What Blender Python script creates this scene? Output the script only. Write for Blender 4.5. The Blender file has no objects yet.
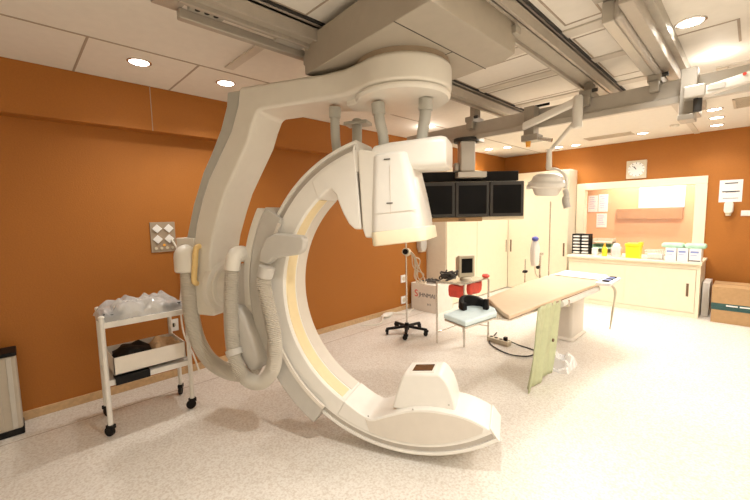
import bpy, bmesh, math, random
from mathutils import Vector as V, Matrix, noise
random.seed(7)
C = bpy.context.scene.collection
PI = math.pi
EYE = V((0, 0, 1.65)); FPX = 369.71

# ------------------------------------------------------------------ materials
def mat(name, col, rough=.5, metal=0., var=.06, scale=14., bump=0., coat=0., emit=None, estr=0., trans=0.):
    m = bpy.data.materials.new(name); m.use_nodes = True
    nt = m.node_tree; b = nt.nodes['Principled BSDF']
    b.inputs['Roughness'].default_value = rough; b.inputs['Metallic'].default_value = metal
    b.inputs['Coat Weight'].default_value = coat
    if sum(col) < .05: b.inputs['Specular IOR Level'].default_value = .15
    if trans: b.inputs['Transmission Weight'].default_value = trans
    tc = nt.nodes.new('ShaderNodeTexCoord'); nz = nt.nodes.new('ShaderNodeTexNoise')
    nz.inputs['Scale'].default_value = scale; nz.inputs['Detail'].default_value = 4
    nt.links.new(tc.outputs['Object'], nz.inputs['Vector'])
    rp = nt.nodes.new('ShaderNodeValToRGB')
    c = V(col)
    rp.color_ramp.elements[0].position = .3; rp.color_ramp.elements[1].position = .7
    rp.color_ramp.elements[0].color = (*[max(0, x * (1 - var)) for x in c], 1)
    rp.color_ramp.elements[1].color = (*[min(1, x * (1 + var)) for x in c], 1)
    nt.links.new(nz.outputs['Fac'], rp.inputs['Fac']); nt.links.new(rp.outputs['Color'], b.inputs['Base Color'])
    if bump:
        bp = nt.nodes.new('ShaderNodeBump'); bp.inputs['Strength'].default_value = bump; bp.inputs['Distance'].default_value = .01
        nt.links.new(nz.outputs['Fac'], bp.inputs['Height']); nt.links.new(bp.outputs['Normal'], b.inputs['Normal'])
    if emit:
        b.inputs['Emission Color'].default_value = (*emit, 1); b.inputs['Emission Strength'].default_value = estr
    return m

def floor_mat():
    m = mat('speckled vinyl floor', (.72, .60, .50), .38, var=.0)
    nt = m.node_tree; b = nt.nodes['Principled BSDF']
    tc = nt.nodes.new('ShaderNodeTexCoord')
    def nz(sc, det=2):
        n = nt.nodes.new('ShaderNodeTexNoise'); n.inputs['Scale'].default_value = sc; n.inputs['Detail'].default_value = det
        nt.links.new(tc.outputs['Object'], n.inputs['Vector']); return n
    n1, n2 = nz(75, 3), nz(2.2)
    r = nt.nodes.new('ShaderNodeValToRGB'); e = r.color_ramp.elements
    e[0].position = .33; e[0].color = (.66, .59, .51, 1); e[1].position = .6; e[1].color = (.84, .80, .735, 1)
    nt.links.new(n1.outputs['Fac'], r.inputs['Fac'])
    mx = nt.nodes.new('ShaderNodeMixRGB'); mx.blend_type = 'MULTIPLY'; mx.inputs[0].default_value = .12
    nt.links.new(r.outputs['Color'], mx.inputs[1]); nt.links.new(n2.outputs['Fac'], mx.inputs[2])
    nt.links.new(mx.outputs['Color'], b.inputs['Base Color'])
    return m

def film_mat(name, tint, mixf, rough):
    m = bpy.data.materials.new(name); m.use_nodes = True; nt = m.node_tree
    b = nt.nodes['Principled BSDF']; b.inputs['Base Color'].default_value = (*tint, 1); b.inputs['Roughness'].default_value = rough
    t = nt.nodes.new('ShaderNodeBsdfTransparent'); t.inputs[0].default_value = (*[min(1, .6 + .4 * x) for x in tint], 1)
    fr = nt.nodes.new('ShaderNodeLayerWeight'); fr.inputs['Blend'].default_value = .35
    mp = nt.nodes.new('ShaderNodeMapRange'); mp.inputs['To Min'].default_value = mixf; mp.inputs['To Max'].default_value = min(1, mixf + .55)
    nt.links.new(fr.outputs['Fresnel'], mp.inputs['Value'])
    mx = nt.nodes.new('ShaderNodeMixShader')
    nt.links.new(mp.outputs['Result'], mx.inputs[0]); nt.links.new(t.outputs[0], mx.inputs[1]); nt.links.new(b.outputs[0], mx.inputs[2])
    nt.links.new(mx.outputs[0], nt.nodes['Material Output'].inputs[0])
    return m

M = dict(
    orange=mat('burnt orange wall paint', (.385, .132, .013), .65, var=.05, scale=90, bump=.12),
    ceil=mat('warm white ceiling', (.82, .77, .69), .7, var=.02),
    ceil_trim=mat('ceiling panel strip', (.66, .60, .52), .6, var=.02),
    seam=mat('ceiling seam', (.42, .34, .26), .7),
    base=mat('wood baseboard', (.58, .38, .20), .5, var=.12, scale=30),
    floor=floor_mat(), fseam=mat('floor weld seam', (.40, .31, .24), .5),
    cream=mat('cream machine enamel', (.80, .76, .68), .33, var=.015, coat=.15),
    white=mat('white machine enamel', (.84, .81, .75), .3, var=.015, coat=.15),
    tan=mat('beige side panel', (.72, .66, .58), .42, var=.02),
    grey=mat('warm grey machine plastic', (.56, .53, .48), .42, var=.03),
    cover=mat('grey column cover', (.50, .49, .44), .45, var=.03),
    silver=mat('satin aluminium track', (.50, .46, .41), .35, metal=.35),
    hose=mat('ribbed grey hose', (.62, .57, .49), .5, var=.04),
    yellow_strip=mat('pale yellow cushion strip', (.85, .70, .42), .5, var=.03),
    handle=mat('ochre handle', (.85, .60, .25), .45),
    screenface=mat('cream detector face', (.90, .80, .58), .45, var=.02),
    dark=mat('dark gap', (.03, .027, .024), .6),
    black=mat('black plastic', (.012, .011, .011), .5, var=.2),
    darkgrey=mat('dark grey monitor plastic', (.05, .046, .043), .5, var=.1),
    screen=mat('black glass screen', (.004, .004, .005), .35, var=.1),
    brownglass=mat('brown collimator window', (.10, .055, .03), .2),
    rail=mat('grey ceiling rail', (.46, .41, .35), .42, metal=.25, var=.04),
    carriage=mat('grey ceiling carriage', (.42, .37, .30), .45, var=.03),
    beam=mat('pale grey bridge beam', (.56, .52, .46), .35, metal=.3, var=.03),
    bracket=mat('grey bracket', (.42, .385, .33), .4, metal=.3),
    steel=mat('stainless steel', (.70, .67, .62), .25, metal=.9, var=.04),
    whitepaint=mat('white painted steel', (.80, .77, .72), .35),
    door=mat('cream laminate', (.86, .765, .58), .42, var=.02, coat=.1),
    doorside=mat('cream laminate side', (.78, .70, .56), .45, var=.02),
    pull=mat('brown recessed pull', (.16, .09, .045), .5),
    lilac=mat('pale lilac board', (.74, .66, .72), .6, var=.02),
    paper=mat('white paper', (.85, .83, .80), .7, var=.02),
    card=mat('brown cardboard', (.46, .28, .13), .75, var=.06, scale=25),
    whitecard=mat('white cardboard', (.82, .76, .68), .7, var=.03),
    red=mat('red nylon', (.75, .08, .05), .5, var=.12),
    green=mat('pale green drape', (.55, .58, .36), .6, var=.05, scale=20),
    mint=mat('mint wrapped packs', (.42, .66, .50), .6, var=.12),
    mattress=mat('tan vinyl mattress', (.72, .54, .37), .38, var=.03, bump=.02),
    paleblue=mat('pale blue pad', (.66, .78, .80), .55, var=.05),
    yellow=mat('yellow plastic', (.95, .72, .03), .35),
    pink=mat('pink paper', (.85, .62, .60), .6, var=.1),
    blue=mat('blue plastic', (.08, .10, .42), .4),
    crt=mat('beige monitor plastic', (.62, .55, .42), .5),
    board=mat('warm grey wall plate', (.36, .28, .20), .45),
    orangelight=mat('small amber knob', (.9, .42, .05), .4),
    control_wall=mat('peach control room wall', (.70, .40, .20), .7, var=.03),
    wood=mat('brown wooden pelmet', (.40, .20, .08), .5, var=.15, scale=20),
    ink=mat('dark ink', (.06, .06, .08), .6), redink=mat('red ink', (.7, .05, .04), .6), blueink=mat('blue ink', (.25, .32, .62), .6),
    teal=mat('dark teal tape', (.03, .09, .085), .45),
    clear=film_mat('clear plastic film', (.92, .92, .92), .34, .15),
    glass=film_mat('window glass', (.95, .95, .93), .03, .03),
    lens=mat('lit lamp lens', (1, .95, .85), .4, emit=(1, .93, .82), estr=14),
    bin_face=mat('light grey appliance face', (.50, .44, .36), .45, var=.03),
    brownpaper=mat('crumpled kraft paper', (.62, .42, .24), .7, var=.15, scale=30),
    cable=mat('white cable', (.80, .76, .68), .5), darkcable=mat('dark cable', (.05, .045, .04), .5), beigecable=mat('beige cable', (.62, .52, .40), .5),
    ventgrey=mat('beige vent metal', (.60, .50, .38), .5),
)

# ------------------------------------------------------------------ mesh builder
class B:
    def __init__(s): s.bm = bmesh.new()
    def face(s, vs):
        try: return s.bm.faces.new(vs)
        except ValueError: return None
    def loft(s, rings, cap=True, closed=True):
        R = [[s.bm.verts.new(p) for p in r] for r in rings]; n = len(R[0])
        for a, b in zip(R, R[1:]):
            for i in range(n if closed else n - 1):
                s.face((a[i], a[(i + 1) % n], b[(i + 1) % n], b[i]))
        if cap and closed: s.face(R[0][::-1]); s.face(R[-1])
        return s
    def prism(s, pts, d):
        d = V(d); return s.loft([[V(p) for p in pts], [V(p) + d for p in pts]])
    def obox(s, c, ax, ay, az):
        c, ax, ay, az = V(c), V(ax), V(ay), V(az)
        return s.prism([c - ax - ay - az, c + ax - ay - az, c + ax + ay - az, c - ax + ay - az], az * 2)
    def box(s, x0, x1, y0, y1, z0, z1):
        return s.prism([(x0, y0, z0), (x1, y0, z0), (x1, y1, z0), (x0, y1, z0)], (0, 0, z1 - z0))
    def lathe(s, prof, o, axis=(0, 0, 1), n=28):
        o = V(o); a = V(axis).normalized(); t = a.orthogonal().normalized(); u = a.cross(t)
        return s.loft([[o + a * h + (t * math.cos(k * 2 * PI / n) + u * math.sin(k * 2 * PI / n)) * max(r, 1e-4) for k in range(n)] for r, h in prof])
    def cyl(s, p0, p1, r0, r1=None, n=20):
        p0, p1 = V(p0), V(p1)
        return s.lathe([(r0, 0), (r0 if r1 is None else r1, (p1 - p0).length)], p0, p1 - p0, n)
    def tube(s, path, r, n=12):
        P = [V(p) for p in path]; rs = r if isinstance(r, (list, tuple)) else [r] * len(P)
        T = [(P[min(i + 1, len(P) - 1)] - P[max(i - 1, 0)]).normalized() for i in range(len(P))]
        u = T[0].orthogonal().normalized(); rings = []
        for p, t, rr in zip(P, T, rs):
            u = (u - t * u.dot(t)).normalized(); w = t.cross(u)
            rings.append([p + (u * math.cos(k * 2 * PI / n) + w * math.sin(k * 2 * PI / n)) * rr for k in range(n)])
        return s.loft(rings)
    def ball(s, c, rx, ry=None, rz=None, n=16, lump=0, sc=3):
        ry = ry or rx; rz = rz or rx; c = V(c); rings = []
        for i in range(n // 2 + 1):
            a = PI * i / (n // 2); rg = []
            for k in range(n):
                f = 2 * PI * k / n
                d = V((math.sin(a) * math.cos(f), math.sin(a) * math.sin(f), -math.cos(a)))
                q = 1 + (lump * noise.noise(d * sc + c * 7) if lump else 0)
                rg.append(c + V((d.x * rx, d.y * ry, d.z * rz)) * q)
            if i in (0, n // 2): rg = [rg[0] + V((1e-4 * math.cos(2 * PI * k / n), 1e-4 * math.sin(2 * PI * k / n), 0)) for k in range(n)]
            rings.append(rg)
        return s.loft(rings)
    def done(s, name, m, parent=None, bevel=0, seg=2, ang=38, tri=False):
        bm = s.bm; o0 = V(parent['_o']) if parent is not None and '_o' in parent else V((0, 0, 0))
        if parent is None:
            xs = [v.co for v in bm.verts]
            o0 = V(((min(p.x for p in xs) + max(p.x for p in xs)) / 2, (min(p.y for p in xs) + max(p.y for p in xs)) / 2, min(p.z for p in xs)))
        bmesh.ops.recalc_face_normals(bm, faces=bm.faces)
        for v in bm.verts: v.co -= o0
        me = bpy.data.meshes.new(name); bm.to_mesh(me); bm.free()
        me.materials.append(M[m] if isinstance(m, str) else m)
        me.polygons.foreach_set('use_smooth', [True] * len(me.polygons)); me.set_sharp_from_angle(angle=math.radians(ang))
        o = bpy.data.objects.new(name, me); C.objects.link(o)
        if parent is not None: o.parent = parent
        else: o.location = o0
        o['_o'] = tuple(o0)
        if bevel:
            md = o.modifiers.new('bevel', 'BEVEL'); md.width = bevel; md.segments = seg; md.limit_method = 'ANGLE'
            md.angle_limit = math.radians(30); md.harden_normals = True
        return o

def tag(o, label, cat, group=None):
    o['label'] = label; o['category'] = cat
    if group: o['group'] = group
    return o
def thing(name, loc, label, cat, group=None):
    o = bpy.data.objects.new(name, None); C.objects.link(o); o.location = loc; o['_o'] = tuple(loc); o.empty_display_size = .1
    return tag(o, label, cat, group)
def struct(o): o['kind'] = 'structure'; return o
def copy_tree(o, parent=None):
    c = o.copy(); C.objects.link(c); c.parent = parent
    for ch in list(o.children): copy_tree(ch, c)
    return c
def spline(P, k=8):
    P = [V(p) for p in P]; out = []
    for i in range(len(P) - 1):
        a, b, c, d = P[max(i - 1, 0)], P[i], P[i + 1], P[min(i + 2, len(P) - 1)]
        for j in range(k):
            t = j / k
            out.append(.5 * ((2 * b) + (c - a) * t + (2 * a - 5 * b + 4 * c - d) * t * t + (3 * b - a - 3 * c + d) * t ** 3))
    out.append(P[-1]); return out
def rrect(hx, hy, r, n=5):
    out = []
    for cx, cy, a0 in ((hx - r, hy - r, 0), (-hx + r, hy - r, 90), (-hx + r, -hy + r, 180), (hx - r, -hy + r, 270)):
        for k in range(n + 1):
            a = math.radians(a0 + 90 * k / n); out.append((cx + r * math.cos(a), cy + r * math.sin(a)))
    return out
def text(name, s, m, size, origin, right, up, parent, depth=.0006):
    cu = bpy.data.curves.new(name, 'FONT'); cu.body = s; cu.size = size; cu.extrude = depth; cu.align_x = 'CENTER'; cu.align_y = 'CENTER'
    t = bpy.data.objects.new(name + '_tmp', cu)
    me = bpy.data.meshes.new_from_object(t); bpy.data.objects.remove(t); bpy.data.curves.remove(cu)
    r, u = V(right).normalized(), V(up).normalized(); f = r.cross(u)
    mt = Matrix((r, u, f)).transposed(); o0 = V(parent['_o']); og = V(origin)
    for v in me.vertices: v.co = mt @ v.co + og - o0
    me.materials.append(M[m]); o = bpy.data.objects.new(name, me); C.objects.link(o); o.parent = parent; o['_o'] = tuple(o0)
    return o

# ------------------------------------------------------------------ room shell
XL, YF, ZC, XR, YB = -4.16, 8.10, 2.88, 3.0, -2.4
struct(B().box(XL - .2, XR + .2, YB - .2, 11.2, -.1, 0).done('floor', 'floor'))
struct(B().box(XL - .2, XR + .2, YB - .2, 11.2, ZC, ZC + .1).done('ceiling', 'ceil'))
struct(B().box(XL - .2, XL, YB, YF, 0, ZC).done('wall_left', 'orange'))
struct(B().box(XR, XR + .2, YB, YF, 0, ZC).done('wall_right', 'doorside'))
struct(B().box(XL - .2, XR + .2, YB - .2, YB, 0, ZC).done('wall_back', 'doorside'))
WX0, WX1, WZ0, WZ1 = -2.38, -.64, .84, 2.08
w = B()
w.box(XL, WX0, YF, YF + .12, 0, ZC); w.box(WX1, XR, YF, YF + .12, 0, ZC)
w.box(WX0, WX1, YF, YF + .12, WZ1, ZC); w.box(WX0, WX1, YF, YF + .12, 0, WZ0)
struct(w.done('wall_far', 'orange'))
struct(B().box(XL, XL + .15, YB, YF, 2.475, ZC).done('wall_bulkhead', 'orange', bevel=.004))
struct(B().box(XL + .15, XL + .153, 1.02, 1.026, 2.475, ZC).done('trim_1', 'seam'))
struct(B().box(XL, XL + .018, YB, 5.39, 0, .075).done('baseboard_left', 'base', bevel=.004))
struct(B().box(-.49, XR, YF - .018, YF, 0, .075).done('baseboard_far', 'base', bevel=.004))
struct(B().box(-3.80, -3.793, YB, 5.2, 0, .0012).done('trim_2', 'fseam'))
# ceiling panel strips
n = 3
for (x0, x1, y0, y1, m, h) in [(-3.21, -3.195, YB, YF, 'seam', .004), (-4.01, -3.21, .46, .475, 'seam', .003), (-4.01, -3.21, 1.18, 1.195, 'seam', .003),
        (-4.01, -3.21, 1.92, 1.935, 'seam', .003), (-4.01, -3.21, -.28, -.265, 'seam', .003),
        (-2.1, -.7, 2.80, 2.92, 'ceil_trim', .012), (-2.1, -.7, 3.46, 3.56, 'ceil_trim', .012), (-2.1, -.7, 4.26, 4.38, 'ceil_trim', .012),
        (-3.1, -2.45, 1.35, 1.42, 'ceil_trim', .012), (-2.1, -1.1, .75, .87, 'ceil_trim', .012),
        (-.47, -.13, 3.49, 3.505, 'seam', .003), (-.47, -.455, 2.6, 3.5, 'seam', .003), (-.145, -.13, 3.5, 3.96, 'seam', .003),
        (-3.2, XR, 5.55, 5.62, 'ceil_trim', .01), (-.75, -.68, 4.6, YF, 'ceil_trim', .01)]:
    struct(B().box(x0, x1, y0, y1, ZC - h, ZC).done('trim_%d' % n, m)); n += 1
def panel_outline(x0, x1, y0, y1):
    global n
    b = B(); t = .012
    b.box(x0, x1, y0, y0 + t, ZC - .003, ZC); b.box(x0, x1, y1 - t, y1, ZC - .003, ZC)
    b.box(x0, x0 + t, y0, y1, ZC - .003, ZC); b.box(x1 - t, x1, y0, y1, ZC - .003, ZC)
    struct(b.done('trim_%d' % n, 'seam')); n += 1
for q in [(-2.0, -1.25, 2.98, 3.42), (-2.0, -1.25, 3.63, 4.2), (-.95, -.72, 1.9, 2.74), (-.98, -.72, 2.98, 4.1), (-2.0, -1.3, .95, 1.4), (-3.9, -3.3, .1, .4)][:5]: panel_outline(*q)

# control room beyond the window
CY = 9.75
struct(B().box(-3.2, .3, CY, CY + .1, 0, ZC).done('wall_control_back', 'control_wall'))
struct(B().box(-3.2, -3.1, YF + .12, CY, 0, ZC).done('wall_control_left', 'control_wall'))
struct(B().box(.2, .3, YF + .12, CY, 0, ZC).done('wall_control_right', 'control_wall'))
win = struct(thing('window_1', ((WX0 + WX1) / 2, YF, WZ0), 'wide control room window in a cream frame above the counter', 'window'))
for k in ('label', 'category'): del win[k]
f = B(); fw = .12
for x0, x1, z0, z1 in ((WX0 - .1, WX1 + .1, WZ1 - .03, WZ1 + .1), (WX0 - .1, WX0 + .05, WZ0 + .012, WZ1 - .03), (WX1 - .05, WX1 + .1, WZ0 + .012, WZ1 - .03)):
    f.box(x0, x1, YF - .03, YF + .13, z0, z1)
struct(f.done('window_frame', 'door', win, bevel=.006))
struct(B().box(WX0 + .05, WX1 - .05, YF + .06, YF + .066, WZ0 + .012, WZ1 - .03).done('window_pane', 'glass', win))
tag(B().box(-2.15, -1.00, CY - .06, CY, 1.45, 1.675).done('wall_pelmet', 'wood', bevel=.005), 'long brown wooden board on the lit control room wall', 'board')
tag(B().box(-1.75, -.98, CY - .03, CY, 1.685, 2.12).done('white_board', 'lilac', bevel=.004), 'pale white board above the brown board behind the window', 'whiteboard')
for i, (x, z, w_, h_, lb) in enumerate([(-2.64, 1.81, .20, .38, 'upper left paper sheet pinned on the control room wall'), (-2.43, 1.82, .19, .40, 'upper right paper sheet pinned on the control room wall'),
        (-2.45, 1.42, .21, .32, 'lower white paper sheet pinned under the two others in the control room')]):
    t = thing('notice_sheet', (x, CY, z), lb, 'notice', 'paper sheets behind the window')
    B().box(x - w_ / 2, x + w_ / 2, CY - .006, CY, z - h_ / 2, z + h_ / 2).done('sheet', 'paper', t)
    b = B()
    for k in range(6): b.box(x - w_ * .36, x + w_ * (.1 + .25 * random.random()), CY - .0072, CY - .0062, z + h_ * (.36 - .13 * k), z + h_ * (.36 - .13 * k) + .012)
    b.done('print_lines', 'blueink', t)

# ------------------------------------------------------------------ tall cupboards and counter
def sliding(parent, face, a0, a1, z0, z1, depth, axis, pull_at, z_pull, m='door', hh=.13):
    """a sliding door lying in front of plane `face`; axis 'x' spans x facing -y, axis 'y' spans y facing +x"""
    b = B(); ph = B(); hw = .015
    if axis == 'x':
        b.box(a0, a1, face - depth, face, z0, z1)
        ph.box(pull_at - hw, pull_at + hw, face - depth - .003, face - depth + .001, z_pull - hh, z_pull + hh)
    else:
        b.box(face, face + depth, a0, a1, z0, z1)
        ph.box(face + depth - .001, face + depth + .003, pull_at - hw, pull_at + hw, z_pull - hh, z_pull + hh)
    d = b.done('sliding_door', m, parent, bevel=.004)
    if pull_at < 5.46 or pull_at > 5.47: ph.done('recessed_pull', 'pull', d)
ZT = 2.45
t = thing('wall_cupboard', (-3.95, 6.53, 0), 'tall cream cupboard along the orange wall, behind the hanging monitors', 'cupboard')
b = B(); b.box(XL + .001, -3.74, 5.39, 7.70, 0, ZT); b.done('carcass', 'doorside', t, bevel=.004)
B().box(-3.74, -3.715, 5.39, 7.674, ZT - .09, ZT).done('fascia', 'door', t, bevel=.003)
sliding(t, -3.74, 5.40, 6.44, .02, ZT - .09, .022, 'y', 5.46, .95); sliding(t, -3.74, 6.40, 7.674, .02, ZT - .09, .032, 'y', 7.60, .93)
t = thing('corner_cupboard', (-3.1, 7.9, 0), 'tall cream cupboard in the far corner beside the window', 'cupboard')
b = B(); b.box(-3.738, -2.49, 7.702, YF - .001, 0, ZT); b.done('carcass', 'doorside', t, bevel=.004)
B().box(-3.70, -2.49, 7.677, 7.702, ZT - .09, ZT).done('fascia', 'door', t, bevel=.003)
sliding(t, 7.702, -3.70, -3.05, .02, ZT - .09, .022, 'x', -3.64, .93); sliding(t, 7.702, -3.09, -2.495, .02, ZT - .09, .034, 'x', -2.56, .90)

t = thing('base_cabinet', (-1.42, 7.6, 0), 'low cream cabinet with sliding doors under the control room window', 'cabinet')
B().box(-2.34, -.50, 7.29, YF - .035, .0, .81).done('carcass', 'doorside', t, bevel=.004)
B().box(-2.34, -.50, 7.265, 7.29, .74, .81).done('fascia', 'door', t, bevel=.003); B().box(-2.34, -.50, 7.265, 7.29, 0, .07).done('plinth', 'door', t, bevel=.003)
B().box(-.545, -.50, 7.262, 7.29, .07, .74).done('side_stile', 'door', t, bevel=.003)
sliding(t, 7.29, -2.33, -1.42, .075, .735, .014, 'x', -2.26, .45, hh=.1); sliding(t, 7.29, -1.45, -.55, .075, .735, .026, 'x', -.64, .42, hh=.1)
tag(B().box(-2.36, -.485, 7.22, YF - .032, .81, .85).done('worktop', 'door', bevel=.008), 'long cream worktop below the control room window', 'worktop')

CT = .8505
t = thing('drawer_organizer', (-2.24, 7.62, CT), 'black drawer organizer rack at the left end of the worktop', 'organizer')
b = B(); ox0, ox1, oy0, oy1 = -2.37, -2.08, 7.54, 7.74
for x in (ox0, -2.225, ox1 - .012): b.box(x, x + .012, oy0, oy1, CT, CT + .37)
for k in range(7): b.box(ox0, ox1, oy0, oy1, CT + k * .0595, CT + k * .0595 + .010)
b.box(ox0, ox1, oy1 - .012, oy1, CT, CT + .37); b.done('rack', 'black', t)
for k in range(6):
    for x in (ox0 + .016, -2.209): B().box(x, x + .112, oy0 + .004, oy1 - .02, CT + k * .0595 + .013, CT + k * .0595 + .044).done('drawer', 'paper', t, bevel=.003)
t = thing('tray_stack', (-1.93, 7.78, CT), 'stacked pale green and white trays beside the black organizer', 'trays')
for k in range(3):
    z = CT + .1 * k; B().box(-2.06, -1.74, 7.66, 7.9, z + .006, z + .03).box(-2.06, -2.05, 7.66, 7.9, z, z + .085).box(-1.75, -1.74, 7.66, 7.9, z, z + .085).box(-2.06, -1.74, 7.89, 7.9, z, z + .085).done('tray', 'mint' if k == 1 else 'crt', t, bevel=.003)
t = thing('lidded_pot', (-1.97, 7.5, CT), 'small white lidded pot in front of the stacked trays', 'pot')
B().lathe([(.045, 0), (.05, .01), (.05, .09), (.045, .1)], (-1.97, 7.5, CT)).done('pot', 'paper', t); B().lathe([(.053, .1), (.053, .12), (.04, .13)], (-1.97, 7.5, CT)).done('lid', 'whitecard', t)
t = thing('squeeze_bottle', (-1.80, 7.42, CT), 'small yellow squeeze bottle left of the pink pack', 'bottle')
B().lathe([(.035, 0), (.042, .01), (.042, .12), (.03, .15), (.018, .165)], (-1.80, 7.42, CT)).done('bottle_body', 'yellow', t); B().lathe([(.02, .165), (.018, .19), (.006, .23)], (-1.80, 7.42, CT)).done('nozzle', 'orangelight', t)
t = thing('tissue_pack', (-1.62, 7.42, CT), 'pink and white soft pack left of the yellow sharps bin', 'pack')
B().loft([[V((-1.62 + x * s, 7.42 + y * s, CT + z)) for x, y in rrect(.075, .05, .02)] for s, z in ((.9, 0), (1, .02), (1, .14), (.85, .17))]).done('pack_body', 'pink', t); B().ball((-1.62, 7.42, CT + .19), .05, .03, .045, lump=.4).done('pulled_tissue', 'paper', t)
t = thing('sharps_bin', (-1.37, 7.42, CT), 'bright yellow sharps bin in the middle of the worktop', 'sharps bin')
B().loft([[V((-1.37 + x * s, 7.42 + y * s, CT + z)) for x, y in rrect(.11, .09, .02)] for s, z in ((.9, 0), (1, .2))]).done('bin_body', 'yellow', t, bevel=.004)
B().loft([[V((-1.37 + x * s, 7.42 + y * s, CT + z)) for x, y in rrect(.118, .098, .02)] for s, z in ((1, .2), (1, .23), (.8, .245))]).done('lid', 'yellow', t); B().box(-1.30, -1.25, 7.35, 7.49, CT + .235, CT + .265).done('hatch', 'yellow', t, bevel=.004)
t = thing('wire_basket', (-1.07, 7.40, CT), 'low white wire basket right of the yellow sharps bin', 'basket')
b = B(); X0, X1, Y0, Y1 = -1.20, -.94, 7.28, 7.5
for z, e in ((.004, .02), (.05, .01), (.1, .004), (.145, 0)):
    p = [(X0 + e, Y0 + e, CT + z), (X1 - e, Y0 + e, CT + z), (X1 - e, Y1 - e, CT + z), (X0 + e, Y1 - e, CT + z), (X0 + e, Y0 + e, CT + z)]
    for a, c in zip(p, p[1:]): b.cyl(a, c, .004, n=6)
for k in range(12):
    x = X0 + .01 + k * (X1 - X0 - .02) / 11
    for y in (Y0, Y1): b.cyl((x, y + (.02 if y == Y0 else -.02), CT + .004), (x, y, CT + .145), .003, n=6)
b.done('wire_frame', 'whitepaint', t); B().box(X0 + .03, X1 - .03, Y0 + .03, Y1 - .03, CT + .01, CT + .09).done('folded_cloths', 'paper', t, bevel=.015)
for i, (x0, x1, lb) in enumerate([(-.93, -.795, 'first small white carton from the left on the worktop, right of the wire basket'), (-.785, -.655, 'middle one of the three white cartons on the worktop'), (-.645, -.505, 'white carton at the right end of the worktop, dark line along its foot')]):
    t = thing('glove_carton', ((x0 + x1) / 2, 7.38, CT), lb, 'carton', 'white cartons on the worktop')
    B().box(x0, x1, 7.26, 7.52, CT, CT + .20).done('carton', 'paper', t, bevel=.003)
    b = B(); b.box(x0 + .015, x1 - .03, 7.2585, 7.2595, CT + .135, CT + .165); b.box(x0 + .015, x1 - .05, 7.2585, 7.2595, CT + .10, CT + .11); b.done('print_lines', 'blueink', t)
    if i == 2: B().box(x0 + .003, x1 - .01, 7.2582, 7.2595, CT + .012, CT + .028).done('print_band', 'ink', t)
for i, (x0, x1, z0, lb) in enumerate([(-.99, -.72, .2015, 'mint green wrapped pack lying on the left cartons'), (-.71, -.46, .2015, 'mint green wrapped pack lying on the right cartons')]):
    tag(B().loft([[V(((x0 + x1) / 2 + x * s, 7.40 + y * s, CT + z0 + z)) for x, y in rrect((x1 - x0) / 2, .11, .03)] for s, z in ((.9, 0), (1, .015), (1, .05), (.88, .07))]).done('wrapped_pack', 'mint'), lb, 'pack', 'mint packs on the cartons')
# wall clock
t = thing('wall_clock', (-1.51, YF, 2.36), 'square white wall clock above the control room window', 'clock')
B().box(-1.665, -1.36, YF - .035, YF, 2.21, 2.53).done('clock_case', 'crt', t, bevel=.01)
B().lathe([(.125, 0), (.125, .004)], (-1.5125, YF - .036, 2.37), (0, -1, 0), 40).done('dial', 'paper', t)
b = B()
for k in range(12):
    a = k * PI / 6; b.obox((-1.5125 + .11 * math.sin(a), YF - .0415, 2.37 + .11 * math.cos(a)), (.012 * math.sin(a), 0, .012 * math.cos(a)), (.004 * math.cos(a), 0, -.004 * math.sin(a)), (0, .001, 0))
b.done('hour_marks', 'ink', t)
for nm, a, L, w_ in (('hour_hand', math.radians(-30), .06, .006), ('minute_hand', math.radians(-42), .09, .004)):
    B().obox((-1.5125 + L / 2 * math.sin(a), YF - .0435, 2.37 + L / 2 * math.cos(a)), (L / 2 * math.sin(a), 0, L / 2 * math.cos(a)), (w_ * math.cos(a), 0, -w_ * math.sin(a)), (0, .001, 0)).done(nm, 'ink', t)
t = thing('paper_notice', (-.265, YF, 1.92), 'white paper notice on the orange far wall above the soap dispenser', 'notice')
B().box(-.40, -.135, YF - .006, YF, 1.745, 2.09).done('sheet', 'paper', t)
b = B()
for z, w_, h in ((2.03, .075, .018), (1.90, .10, .018), (1.895, .06, .004), (1.80, .09, .008)): b.box(-.265 - w_, -.265 + w_, YF - .0075, YF - .0062, z, z + h)
b.done('print_lines', 'ink', t)
t = thing('soap_dispenser', (-.275, YF, 1.53), 'small cream soap dispenser below the paper notice', 'dispenser')
B().loft([[V((-.275 + x, YF - .0485 + y, z)) for x, y in rrect(w_, .048, .02)] for w_, z in ((.045, 1.58), (.055, 1.61), (.055, 1.72), (.04, 1.745))]).done('dispenser_body', 'whitecard', t)
B().cyl((-.275, YF - .055, 1.53), (-.275, YF - .055, 1.585), .03, .04).done('nozzle', 'crt', t)
t = thing('light_switch', (-.06, YF, 1.57), 'white double light switch on the far wall at the right edge', 'switch')
B().box(-.135, .02, YF - .012, YF, 1.525, 1.61).done('switch_plate', 'paper', t, bevel=.004)
for x in (-.125, -.05): B().box(x, x + .06, YF - .018, YF - .012, 1.54, 1.595).done('rocker', 'paper', t, bevel=.002)
tag(B().prism([(-.485, 7.5, 0), (-.40, 7.5, 0), (-.40, 8.0, 0), (-.485, 8.0, 0)], (0, 0, .52)).done('panel_board', 'paper', bevel=.004), 'narrow white board standing between base cabinet and cartons', 'board')
def carton(name, x0, x1, y0, y1, z0, z1, lb):
    t = thing(name, ((x0 + x1) / 2, (y0 + y1) / 2, z0), lb, 'cardboard box', 'brown boxes by the far wall')
    B().box(x0, x1, y0, y1, z0, z1).done('carton', 'card', t, bevel=.004)
    B().box(x0, x1, (y0 + y1) / 2 - .002, (y0 + y1) / 2 + .002, z1, z1 + .002).done('flap_seam', 'pull', t)
    return t
t = carton('shipping_box', -.355, .38, 7.20, 7.80, 0, .225, 'lower brown cardboard box on the floor at the right edge')
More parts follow.
